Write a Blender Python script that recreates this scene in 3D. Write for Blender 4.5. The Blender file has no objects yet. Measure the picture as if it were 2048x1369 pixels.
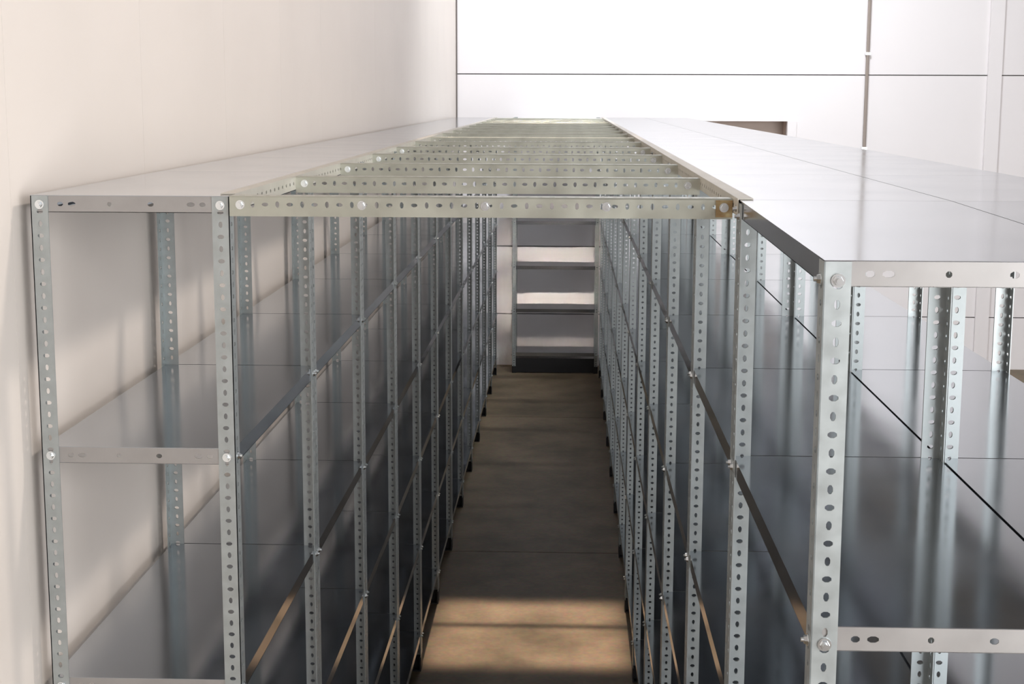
import bpy, math, random
from mathutils import Matrix, Vector
random.seed(7)
S = bpy.context.scene
C = S.collection

# ------------------------------------------------------------------ camera
PITCH, YAW, ROLL = 0.1596, -0.0353, 0.0034
FPX = 3049.8
cam_d = bpy.data.cameras.new('camera'); cam = bpy.data.objects.new('camera', cam_d); C.objects.link(cam)
F = Vector((math.sin(YAW)*math.cos(PITCH), math.cos(YAW)*math.cos(PITCH), -math.sin(PITCH)))
R0 = Vector((math.cos(YAW), -math.sin(YAW), 0)); U0 = R0.cross(F)
R1 = R0*math.cos(ROLL) + U0*math.sin(ROLL); U1 = -R0*math.sin(ROLL) + U0*math.cos(ROLL)
cam.matrix_world = Matrix(((R1.x, U1.x, -F.x, 0), (R1.y, U1.y, -F.y, -3.09), (R1.z, U1.z, -F.z, 2.7633), (0, 0, 0, 1)))
cam_d.sensor_fit = 'HORIZONTAL'; cam_d.sensor_width = 36; cam_d.lens = FPX/2048*36
cam_d.clip_start = 0.05
S.camera = cam

# ------------------------------------------------------------------ light and exposure
S.view_settings.view_transform = 'Standard'; S.view_settings.look = 'None'
S.view_settings.exposure = 0.25; S.view_settings.gamma = 1; S.view_settings.use_curve_mapping = False
w = bpy.data.worlds.new('world'); S.world = w; w.use_nodes = True
w.node_tree.nodes['Background'].inputs[0].default_value = (0.5, 0.55, 0.6, 1)
w.node_tree.nodes['Background'].inputs[1].default_value = 0.2
def area(name, loc, aim, sx, sy, power, col, spread=math.pi):
    l = bpy.data.lights.new(name, 'AREA'); l.shape = 'RECTANGLE'; l.size = sx; l.size_y = sy
    l.energy = power; l.color = col; l.spread = spread
    o = bpy.data.objects.new(name, l); C.objects.link(o); o.location = loc
    o.rotation_euler = (Vector(aim)-Vector(loc)).to_track_quat('-Z', 'Y').to_euler()
    return o
area('key_lamp', (4.3, 1.5, 6.3), (-1.0, 2.6, 1.4), 0.5, 0.5, 108, (1.0, 0.90, 0.81))
area('end_wall_lamp', (1.2, 8.9, 6.9), (1.2, 12.5, 1.9), 1.6, 0.3, 125, (0.92, 0.96, 1.0), math.radians(120))
area('hall_lamp', (5.8, 5.0, 6.9), (5.8, 5.0, 0), 0.8, 5.0, 80, (1.0, 0.97, 0.96))
area('front_fill', (3.6, -5.9, 2.4), (2.8, 4.0, 2.2), 9.2, 4.6, 900, (0.96, 0.98, 1.0))  # added broad fill from behind the camera, no window there
area('aisle_end_fill', (-0.1, 2.8, 6.9), (-0.1, 12.5, 0.9), 0.5, 0.3, 2.6, (1.0, 0.86, 0.74), math.radians(9))  # added narrow fill to brighten the wall at the aisle end
area('floor_patch_light', (-0.18, 4.52, 6.9), (-0.18, 4.52, 0), 1.0, 0.95, 5.6, (1.0, 0.82, 0.70), math.radians(2.5))  # added tight beam that makes the bright patch on the aisle floor

# ------------------------------------------------------------------ materials
def mat(name, col, rough=0.5, metal=0.0, var=0.0, scale=8.0, bump=0.0, rvar=0.0, col2=None, stretch=(1, 1, 1)):
    m = bpy.data.materials.new(name); m.use_nodes = True; nt = m.node_tree; N = nt.nodes; L = nt.links
    b = N['Principled BSDF']
    b.inputs['Metallic'].default_value = metal; b.inputs['Roughness'].default_value = rough
    b.inputs['Base Color'].default_value = (*col, 1)
    if var or bump or rvar or col2:
        tc = N.new('ShaderNodeTexCoord'); mp = N.new('ShaderNodeMapping'); mp.inputs['Scale'].default_value = stretch
        L.new(tc.outputs['Object'], mp.inputs[0])
        n = N.new('ShaderNodeTexNoise'); n.inputs['Scale'].default_value = scale; n.inputs['Detail'].default_value = 5
        L.new(mp.outputs[0], n.inputs['Vector'])
        r = N.new('ShaderNodeMapRange'); r.inputs[1].default_value = .3; r.inputs[2].default_value = .7
        L.new(n.outputs['Fac'], r.inputs[0])
        mx = N.new('ShaderNodeMix'); mx.data_type = 'RGBA'; L.new(r.outputs[0], mx.inputs[0])
        c2 = col2 or tuple(c*(1-var) for c in col)
        mx.inputs[6].default_value = (*c2, 1); mx.inputs[7].default_value = (*col, 1)
        L.new(mx.outputs[2], b.inputs['Base Color'])
        if rvar:
            r2 = N.new('ShaderNodeMapRange'); r2.inputs[1].default_value = .3; r2.inputs[2].default_value = .7
            r2.inputs[3].default_value = rough-rvar; r2.inputs[4].default_value = rough+rvar
            L.new(n.outputs['Fac'], r2.inputs[0]); L.new(r2.outputs[0], b.inputs['Roughness'])
        if bump:
            bp = N.new('ShaderNodeBump'); bp.inputs['Strength'].default_value = bump; bp.inputs['Distance'].default_value = .002
            L.new(n.outputs['Fac'], bp.inputs['Height']); L.new(bp.outputs[0], b.inputs['Normal'])
    return m
M_POST = mat('galvanised_post', (0.46, 0.495, 0.495), 0.42, 0.72, var=.18, scale=30, rvar=.06)
M_SHELF = mat('galvanised_sheet', (0.45, 0.48, 0.52), 0.13, 0.95, var=.10, scale=3.0, rvar=.03, bump=.03)
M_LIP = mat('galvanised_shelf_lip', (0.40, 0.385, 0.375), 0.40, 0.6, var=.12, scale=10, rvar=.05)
M_BAR = mat('galvanised_crossbar', (0.52, 0.53, 0.46), 0.34, 0.8, var=.15, scale=14, rvar=.06)
M_RAIL = mat('pale_rail', (0.68, 0.65, 0.58), 0.40, 0.6, var=.1, scale=12)
M_BOLT = mat('zinc_bolt', (0.80, 0.84, 0.86), 0.22, 1.0)
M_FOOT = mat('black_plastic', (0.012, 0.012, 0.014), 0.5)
M_RUST = mat('rusty_yellow_plate', (0.44, 0.36, 0.20), 0.5, 0.5, col2=(0.25, 0.13, 0.05), scale=60)
M_WALL_L = mat('cream_wall_paint', (0.85, 0.775, 0.71), 0.45, var=.04, scale=1.6)
M_WALL_B = mat('white_panel_paint', (0.88, 0.85, 0.86), 0.5, var=.03, scale=1.0)
M_JOINT = mat('dark_joint', (0.16, 0.14, 0.13), 0.8)
M_CEIL = mat('ceiling_paint', (0.36, 0.37, 0.38), 0.8)
M_REC = mat('recess_brown', (0.74, 0.64, 0.58), 0.6, var=.1, scale=4)
M_SILL = mat('orange_sill', (0.50, 0.20, 0.06), 0.5, var=.2, scale=10)
M_PIPE = mat('grey_brown_conduit', (0.33, 0.28, 0.25), 0.45)
M_DARK = mat('dark_lamp_housing', (0.5, 0.5, 0.5), 0.6)
# concrete floor
m = bpy.data.materials.new('concrete_floor'); m.use_nodes = True; nt = m.node_tree; N = nt.nodes; L = nt.links
b = N['Principled BSDF']; tc = N.new('ShaderNodeTexCoord')
n1 = N.new('ShaderNodeTexNoise'); n1.inputs['Scale'].default_value = 1.9; n1.inputs['Detail'].default_value = 8; n1.inputs['Roughness'].default_value = .65
n2 = N.new('ShaderNodeTexNoise'); n2.inputs['Scale'].default_value = 38; n2.inputs['Detail'].default_value = 4
L.new(tc.outputs['Object'], n1.inputs['Vector']); L.new(tc.outputs['Object'], n2.inputs['Vector'])
r1 = N.new('ShaderNodeMapRange'); r1.inputs[1].default_value = .32; r1.inputs[2].default_value = .68; L.new(n1.outputs['Fac'], r1.inputs[0])
mx = N.new('ShaderNodeMix'); mx.data_type = 'RGBA'; L.new(r1.outputs[0], mx.inputs[0])
mx.inputs[6].default_value = (0.12, 0.088, 0.044, 1); mx.inputs[7].default_value = (0.31, 0.225, 0.14, 1)
m2 = N.new('ShaderNodeMix'); m2.data_type = 'RGBA'; m2.blend_type = 'MULTIPLY'; m2.inputs[0].default_value = .55
L.new(mx.outputs[2], m2.inputs[6]); L.new(n2.outputs['Color'], m2.inputs[7])
L.new(m2.outputs[2], b.inputs['Base Color']); b.inputs['Roughness'].default_value = .55
M_FLOOR = m

# ------------------------------------------------------------------ mesh helpers
class MB:
    def __init__(s): s.v = []; s.f = []
    def box(s, x0, x1, y0, y1, z0, z1):
        b = len(s.v)
        s.v += [(x0, y0, z0), (x1, y0, z0), (x1, y1, z0), (x0, y1, z0), (x0, y0, z1), (x1, y0, z1), (x1, y1, z1), (x0, y1, z1)]
        s.f += [tuple(b+i for i in q) for q in ((0, 3, 2, 1), (4, 5, 6, 7), (0, 1, 5, 4), (1, 2, 6, 5), (2, 3, 7, 6), (3, 0, 4, 7))]
    def strip(s, o, u, v, n, length, width, t, holes, seg=8):
        """perforated flat bar: o corner, u along, v across, n thickness dir; holes (cu, cv, hu, hv) sorted in cu"""
        o, u, v, n = Vector(o), Vector(u), Vector(v), Vector(n)
        P = lambda a, b, c: tuple(o+u*a+v*b+n*c)
        def add(pts): b = len(s.v); s.v.extend(pts); return b
        def plain(a0, a1):
            b = add([P(a0, 0, 0), P(a1, 0, 0), P(a1, width, 0), P(a0, width, 0), P(a0, 0, t), P(a1, 0, t), P(a1, width, t), P(a0, width, t)])
            s.f.extend([(b, b+3, b+2, b+1), (b+4, b+5, b+6, b+7), (b, b+1, b+5, b+4), (b+2, b+3, b+7, b+6)])
        cur = 0.0
        for (cu, cv, hu, hv) in holes:
            e = min(hu+.0012, .0122); a0, a1 = cu-e, cu+e
            if a0 > cur+1e-5: plain(cur, a0)
            # ring of outer points matched to ellipse points
            outer = []; inner = []
            for k in range(seg):
                an = 2*math.pi*(k+.5)/seg
                c, q = math.cos(an), math.sin(an)
                inner.append((cu+hu*c, cv+hv*q))
            lo = [(a1, cv+hv*.35), (a1, width), (a0, width), (a0, cv+hv*.35), (a0, cv-hv*.35), (a0, 0), (a1, 0), (a1, cv-hv*.35)]
            outer = lo
            bi = []
            for c in (0, t):
                bi.append((add([P(x, y, c) for x, y in outer]), add([P(x, y, c) for x, y in inner])))
            (o0, i0), (o1, i1) = bi
            for k in range(seg):
                k2 = (k+1) % seg
                s.f.append((o0+k2, o0+k, i0+k, i0+k2)); s.f.append((o1+k, o1+k2, i1+k2, i1+k))
                s.f.append((i0+k, i0+k2, i1+k2, i1+k))
            # long edges of the cell
            for a, bb in ((1, 2), (5, 6)): s.f.append((o0+a, o0+bb, o1+bb, o1+a))
            cur = a1
        if cur < length-1e-5: plain(cur, length)
        for a in (0, length):
            b = add([P(a, 0, 0), P(a, width, 0), P(a, width, t), P(a, 0, t)]); s.f.append((b, b+1, b+2, b+3))
    def hexbolt(s, c, n, r=.0075, h=.006, seg=6, washer=True):
        c, n = Vector(c), Vector(n).normalized()
        a = Vector((0, 0, 1)) if abs(n.z) < .9 else Vector((1, 0, 0))
        p = n.cross(a).normalized(); q = n.cross(p)
        def cyl(c, r, h, seg, dome=0):
            b = len(s.v)
            for k in range(seg):
                an = 2*math.pi*k/seg; d = p*math.cos(an)*r+q*math.sin(an)*r
                s.v.append(tuple(c+d)); s.v.append(tuple(c+d*(.86 if dome else 1)+n*h))
            for k in range(seg):
                k2 = (k+1) % seg; s.f.append((b+2*k, b+2*k2, b+2*k2+1, b+2*k+1))
            s.f.append(tuple(b+2*k+1 for k in range(seg)))
        if washer: cyl(c, r*1.35, .0015, 14)
        cyl(c+n*.001, r, h, seg, 1)
        cyl(c+n*(.001+h), r*.5, .004, 10)
    def build(s, name, mtl, parent=None):
        o = bpy.data.objects.new(name, s.mesh(name, mtl)); C.objects.link(o)
        if parent: o.parent = parent
        return o
    def mesh(s, name, mtl):
        me = bpy.data.meshes.new(name); me.from_pydata(s.v, [], s.f); me.materials.append(mtl)
        import bmesh
        bm = bmesh.new(); bm.from_mesh(me); bmesh.ops.recalc_face_normals(bm, faces=bm.faces); bm.to_mesh(me); bm.free()
        return me
def put(name, me, parent=None, loc=(0, 0, 0)):
    o = bpy.data.objects.new(name, me); C.objects.link(o); o.parent = parent; o.location = loc; return o
def thing(name, label, cat, loc=(0, 0, 0), group=None):
    o = bpy.data.objects.new(name, None); C.objects.link(o); o.location = loc; o.empty_display_size = .1
    o['label'] = label; o['category'] = cat
    if group: o['group'] = group
    return o
def tag(o, label, cat, group=None):
    o['label'] = label; o['category'] = cat
    if group: o['group'] = group
def struct(o): o['kind'] = 'structure'; return o

# ------------------------------------------------------------------ the setting
XW, YW, XE, YS, ZC = -1.13, 12.57, 9.0, -6.0, 7.2
b = MB(); b.box(XW-.2, XE+.2, YS-.2, YW+.4, -.2, -.02)
yj = [YS-.2, -2.05, 1.95, 5.95, 9.95, YW+.4]
for y0, y1 in zip(yj[:-1], yj[1:]): b.box(XW-.2, XE+.2, y0+.004, y1-.004, -.02, 0)
struct(b.build('floor', M_FLOOR))
b = MB(); b.box(XW-.2, XE+.2, YS-.2, YW+.4, ZC, ZC+.2); struct(b.build('ceiling', M_CEIL))
b = MB()
y = YS; js = [.98+1.0*k for k in range(-7, 12)]
for j in js:
    if j > YS and j < YW: b.box(XW-.05, XW, y, j-.0005, 0, ZC); y = j+.0005
b.box(XW-.05, XW, y, YW, 0, ZC); b.box(XW-.2, XW-.004, YS, YW, 0, ZC)
struct(b.build('wall_left', M_WALL_L))
b = MB(); b.box(XE, XE+.2, YS, YW, 0, ZC); struct(b.build('wall_right', M_WALL_B))
b = MB(); b.box(XW-.2, XE+.2, YS-.2, YS, 0, ZC); struct(b.build('wall_front', M_WALL_B))
# end wall of sandwich panels with joints, and a recessed opening in it
WX0, WX1, WZ0, WZ1 = 1.17, 2.224, 1.242, 2.526
b = MB(); g = .005
def panel(x0, x1, z0, z1): b.box(x0, x1, YW, YW+.08, z0, z1)
for x0, x1 in ((XW+.012, 3.0-g), (3.0+g, 4.20), (4.20, 4.338-g), (4.338+g, XE)):
    for z0, z1 in ((0, .54-g), (.54+g, WZ0-g), (WZ0+g, 2.99-g), (2.99+g, ZC)):
        if x0 < 0 and z0 > 1 and z0 < 2:
            panel(x0, WX0, z0, z1); panel(WX1, x1, z0, z1); panel(WX0, WX1, WZ1, z1)
        else: panel(x0, x1, z0, z1)
struct(b.build('wall_back', M_WALL_B))
b = MB(); b.box(XW-.2, WX0, YW+.08, YW+.1, 0, ZC); b.box(WX1, XE, YW+.08, YW+.1, 0, ZC)
b.box(WX0, WX1, YW+.08, YW+.1, 0, WZ0); b.box(WX0, WX1, YW+.08, YW+.1, WZ1, ZC)
o = struct(b.build('trim_1', M_JOINT))
b = MB(); b.box(WX0-.05, WX1+.05, YW+.30, YW+.34, WZ0-.05, WZ1+.05)
b.box(WX0-.05, WX0, YW+.08, YW+.30, WZ0-.05, WZ1+.05); b.box(WX1, WX1+.05, YW+.08, YW+.30, WZ0-.05, WZ1+.05)
b.box(WX0, WX1, YW+.08, YW+.30, WZ1, WZ1+.05)
win = struct(b.build('window_1', M_REC))
b = MB(); b.box(WX0, WX1, YW-.03, YW+.30, WZ0-.025, WZ0+.02); b.build('window_sill', M_SILL, win)
b = MB(); b.box(WX1, WX1+.09, YW-.025, YW-.001, WZ0+.03, WZ1)
b.build('window_frame', M_WALL_B, win)
b = MB(); b.box(4.20, 4.336, YW-.03, YW-.001, 0, ZC); struct(b.build('trim_2', M_WALL_B))
b = MB(); b.box(XW+.001, XW+.014, YW-.014, YW-.001, 0, ZC); struct(b.build('trim_3', M_JOINT))
# conduit on the end wall
t = thing('wall_conduit', 'thin grey-brown vertical conduit running up the white end wall', 'pipe', (3.0, YW-.02, 0))
b = MB()
for k in range(12):
    a = 2*math.pi*k/12
    for z in (0, ZC-.01): b.v.append((.017*math.cos(a), .017*math.sin(a), z))
for k in range(12):
    k2 = (k+1) % 12; b.f.append((2*k, 2*k2, 2*k2+1, 2*k+1))
b.build('pipe', M_PIPE, t)
for z in (.6, 1.6, 2.26, 3.2, 4.2):
    c = MB(); c.box(-.024, .024, -.020, .019, z-.012, z+.012); c.build('clip', M_BOLT, t)

# housings above the overhead lights (out of frame); both aisle ones dress added lights
for nm, x, y, sx, sy, lb in (('light_housing', 1.2, 8.9, 1.8, .4, 'long ceiling lamp hanging near the white end wall'),
                         ('light_housing', 5.8, 5.0, .9, 5.1, 'wide ceiling lamp over the open hall right of the shelving'),
                         ('light_housing', -.1, 2.8, .6, .4, 'small unseen housing of the added fill for the aisle end'),
                         ('light_housing', -.18, 4.52, 1.1, 1.05, 'square unseen housing of the added light for the floor patch')):
    b = MB(); b.box(x-sx/2, x+sx/2, y-sy/2, y+sy/2, ZC-.03, ZC-.001); tag(b.build(nm, M_DARK), lb, 'lamp')

# ------------------------------------------------------------------ shelving
H = 2.56; FW = .036; TK = .002; PITCH_H = .025
UW, UL = .41, .999           # unit depth (X) and length (Y)
LEV_L = (2.5614, 2.034, 1.525, 1.067, .628, .19)
LEV_R = (2.566, 2.055, 1.553, 1.1055, .652, .20)
def post_holes(n=None, phase=0):
    hs = []
    for k in range(101):
        z = .028+k*PITCH_H
        if z > H-.012: break
        if (k+phase) % 2: hs.append((z, FW*.52, .0066, .0040))
        else: hs.append((z, FW*.52, .0046, .0068))
    return hs
def post_mesh(sx, sy, levels, bolts):
    """L section with its corner at the origin; X flange runs to sx, Y flange to sy"""
    b = MB()
    b.strip((0, 0, 0), (0, 0, 1), (sx, 0, 0), (0, sy, 0), H, FW, TK, post_holes())
    b.strip((0, 0, 0), (0, 0, 1), (0, sy, 0), (sx, 0, 0), H, FW+.004, TK, post_holes(phase=1))
    if bolts:
        for z in levels:
            b.hexbolt((-sx*.0002, sy*FW*.5, z-.018), (-sx, 0, 0), .006, .004, washer=False)
    return b.mesh('upright_post', M_POST)
def shelf_mesh(top=False):
    b = MB(); x0, x1, y0, y1 = TK+.0006, UW-TK-.0004, TK+.0004, UL-TK-.0003; lh = .034
    if top: b.box(.0006, UW-.0006, .0008, UL-.0002, -.0012, 0)
    else: b.box(x0, x1, y0, y1, -.0012, 0)
    hx = [(.058, .017, .0065, .0048), (.082, .017, .0085, .0048), (.16, .017, .0045, .0045), (UW-.165, .017, .0065, .0048), (UW-.082, .017, .0085, .0048), (UW-.058, .017, .0065, .0048)]
    wx = x1-x0
    f0 = len(b.f)
    b.strip((x0, y0, -.001), (1, 0, 0), (0, 0, -1), (0, 1, 0), wx, lh, .0012, hx)
    b.strip((x0, y1, -.001), (1, 0, 0), (0, 0, -1), (0, -1, 0), wx, lh, .0012, hx)
    f1 = len(b.f)
    b.box(x0, x0+.0012, y0, y1, -.001-lh, -.001); b.box(x1-.0012, x1, y0, y1, -.001-lh, -.001)
    # folded returns and stiffening hat under the sheet
    b.box(x0, x0+.014, y0, y1, -.001-lh, .0002-lh); b.box(x1-.014, x1, y0, y1, -.001-lh, .0002-lh)
    b.box(x0, x1, y0, y0+.014, -.001-lh, .0002-lh); b.box(x0, x1, y1-.014, y1, -.001-lh, .0002-lh)
    b.box(UW/2-.03, UW/2+.03, y0+.02, y1-.02, -.020, -.0014)
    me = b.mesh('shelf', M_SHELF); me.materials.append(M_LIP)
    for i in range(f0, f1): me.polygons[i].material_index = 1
    return me
def foot_mesh(sx, sy):
    b = MB(); a0, a1 = sorted((-sx*.0004, sx*(FW+.006))); c0, c1 = sorted((-sy*.0004, sy*(FW+.006)))
    p0, p1 = sorted((-sx*.0004, sx*.006)); q0, q1 = sorted((-sy*.0004, sy*.006))
    b.box(a0, a1, c0, c1, -.0, .006); b.box(a0, a1, q0, q1, .004, .07); b.box(p0, p1, c0, c1, .004, .07)
    return b.mesh('foot', M_FOOT)
CORN = ((0, 0, 1, 1), (1, 0, -1, 1), (1, 1, -1, -1), (0, 1, 1, -1))
SHELF = shelf_mesh(); TOP_SHELF = shelf_mesh(True)
FEET = {c: foot_mesh(c[2], c[3]) for c in CORN}
POSTS = {}
for key, lv in (('L', LEV_L), ('R', LEV_R)):
    for bo in (False, True):
        for c in CORN: POSTS[key, bo, c] = post_mesh(c[2], c[3], lv, bo)
bb = MB(); bb.hexbolt((0, 0, 0), (0, -1, 0), .0070, .005); BOLT_Y = bb.mesh('bolt', M_BOLT)
bb = MB(); bb.hexbolt((0, 0, 0), (0, 1, 0), .0070, .005); BOLT_YB = bb.mesh('bolt', M_BOLT)
bb = MB(); bb.hexbolt((0, 0, 0), (1, 0, 0), .0070, .005); BOLT_X = bb.mesh('bolt', M_BOLT)
bb = MB(); bb.hexbolt((0, 0, 0), (-1, 0, 0), .0070, .005); BOLT_XN = bb.mesh('bolt', M_BOLT)
def unit(x, y, key, label, group, near=False, top_dz=0.0, first=False, aisle=0):
    lv = LEV_L if key == 'L' else LEV_R
    t = thing('shelving_unit', label, 'shelving unit', (x, y, 0), group)
    for c in CORN:
        p = put('upright_post', POSTS[key, (not near) and c[0] == aisle, c], t, (c[0]*UW, c[1]*UL, 0))
        put('foot', FEET[c], p)
        if top_dz and c[1] == 0: p.scale.z = (lv[0]+top_dz-.0016)/H
        if near:
            for i, z in enumerate(lv):
                zz = z-.019+(top_dz if i == 0 else 0)
                if c[3] == 1 and first: put('bolt', BOLT_Y, p, (c[2]*FW*.52, -.0003, zz))
                if c[0] == aisle: put('bolt', BOLT_X if c[2] == -1 else BOLT_XN, p, (-c[2]*.0003, c[3]*FW*.5, zz))
    for i, z in enumerate(lv):
        sh = put('shelf', TOP_SHELF if i == 0 else SHELF, t, (0, 0, z+(top_dz if i == 0 else 0)))
        if i == 0 and top_dz: sh.rotation_euler.x = -top_dz/UL
    return t
XL0 = -.6868-UW; XR0 = .3367; XR1 = XR0+UW+.001; DY = -.097
ordw = ['first', 'second', 'third', 'fourth', 'fifth', 'sixth', 'seventh', 'eighth', 'ninth', 'tenth', 'eleventh', 'twelfth', 'thirteenth']
for k in range(12):
    lb = 'galvanised shelving unit beside the cream wall, %s' % ('nearest of its row' if k == 0 else
         ('%s from near end' % ordw[k] if k < 11 else 'farthest of its row'))
    unit(XL0, k*1.0, 'L', lb, 'shelving units along the cream left wall', near=(k < 2), first=(k == 0), aisle=1)
for k in range(13):
    lb = 'galvanised shelving unit along the right of the aisle, %s' % ('closest to the viewer' if k == 0 else
         ('%s from near end' % ordw[k] if k < 12 else 'farthest of its row'))
    unit(XR0, DY+(k-1)*1.0, 'R', lb, 'shelving units along the right edge of the aisle', near=(k < 3), top_dz=(-.012 if k == 0 else 0), first=(k == 0))
for k in range(13):
    lb = 'shelving unit behind the right aisle row, on the hall side, %s' % ('nearest' if k == 0 else
         ('%s from near end' % ordw[k] if k < 12 else 'farthest'))
    unit(XR1, DY+(k-1)*1.0, 'R', lb, 'shelving units backed against the right aisle row', near=(k < 1), top_dz=(-.012 if k == 0 else 0), first=(k == 0), aisle=2)

# narrow unit standing across the far end of the aisle
t = thing('shelving_unit', 'narrow five-shelf steel unit closing the far end of the aisle', 'shelving unit', (-.535, 12.10, 0))
EW, ED = .865, .40
for c in CORN:
    p = put('upright_post', POSTS['R', True, c], t, (c[0]*EW, c[1]*ED, 0)); put('foot', FEET[c], p)
b = MB(); x0, x1, y0, y1 = .003, EW-.003, .003, ED-.003
b.box(x0, x1, y0, y1, -.0012, 0); b.box(x0, x1, y0, y0+.0012, -.035, -.001); b.box(x0, x1, y1-.0012, y1, -.035, -.001)
b.box(x0, x0+.0012, y0, y1, -.035, -.001); b.box(x1-.0012, x1, y0, y1, -.035, -.001)
me = b.mesh('shelf', M_SHELF)
for z in (2.50, 1.98, 1.54, 1.09, .655, .21): put('shelf', me, t, (0, 0, z))
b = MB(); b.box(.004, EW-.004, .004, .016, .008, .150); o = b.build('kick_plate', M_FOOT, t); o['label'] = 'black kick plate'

# ------------------------------------------------------------------ rails and crossbars over the aisle
def rail(name, x, s, y0, y1, ztop, label):
    b = MB(); n = int((y1-y0-.05)/.05)
    hs = [(.03+k*.05, .018, .0075, .0042) for k in range(n)]
    b.strip((x, y0, ztop+.0002), (0, 1, 0), (s, 0, 0), (0, 0, 1), y1-y0, .028, .0022, [])
    b.strip((x-s*.0026, y0, ztop+.0024), (0, 1, 0), (0, 0, -1), (s, 0, 0), y1-y0, .034, .0022, hs)
    o = b.build(name, M_RAIL); tag(o, label, 'rail', 'edge rails carrying the crossbars')
rail('edge_rail', -.6868+.0004, -1, .045, 11.99, 2.5616, 'long steel angle rail along the aisle edge of the left row top')
rail('edge_rail', .3367-.0004, 1, DY+.0, 11.9, 2.5664, 'long cream angle rail along the aisle edge of the right row top')
bx0, bx1 = -.6868+.0030, .3367-.0032; BL = bx1-bx0
hs = [(.022+k*.0253, .017, (.0040 if k % 2 else .0068), (.0068 if k % 2 else .0040)) for k in range(int((BL-.03)/.0253))]
ht = [(.022+k*.0253, .018, .0068, .0040) for k in range(int((BL-.03)/.0253))]
b = MB()
b.strip((0, 0, -.003), (1, 0, 0), (0, 0, -1), (0, 1, 0), BL, .038, .0022, [(a, .014, c, d) for a, _, c, d in hs])
b.strip((0, .003, 0), (1, 0, 0), (0, 1, 0), (0, 0, -1), BL, .047, .0022, ht)
k0 = len(b.v)
for x in (0, BL): b.v += [(x, 0, -.003), (x, .0009, -.0009), (x, .003, 0), (x, .003, -.0022), (x, .0022, -.003)]
for q in range(5): b.f.append((k0+q, k0+(q+1) % 5, k0+5+(q+1) % 5, k0+5+q))
BAR = b.mesh('crossbar_angle', M_BAR)
for i in range(16):
    lb = 'perforated steel angle crossbar over the aisle, %s' % ('the nearest one, its holed face in full view' if i == 0 else
         ('the farthest one' if i == 15 else '%s from the near end' % (ordw+['fourteenth', 'fifteenth'])[i]))
    t = thing('crossbar', lb, 'crossbar', (bx0, -.012+i*.769, 2.5625), 'crossbars spanning the aisle')
    put('angle', BAR, t)
    if i < 5:
        for u in (.022, .27, .52, .765) if i == 0 else (.022, BL-.03):
            put('bolt', BOLT_Y, t, (u, -.0003, -.0175))
    if i == 0:
        c = MB(); c.box(BL-.034, BL-.001, -.0062, -.0005, -.037, -.003); br = c.build('bracket', M_RUST, t); br['label'] = 'rusty yellow end bracket'
        put('bolt', BOLT_Y, br, (BL-.018, -.0064, -.0175))
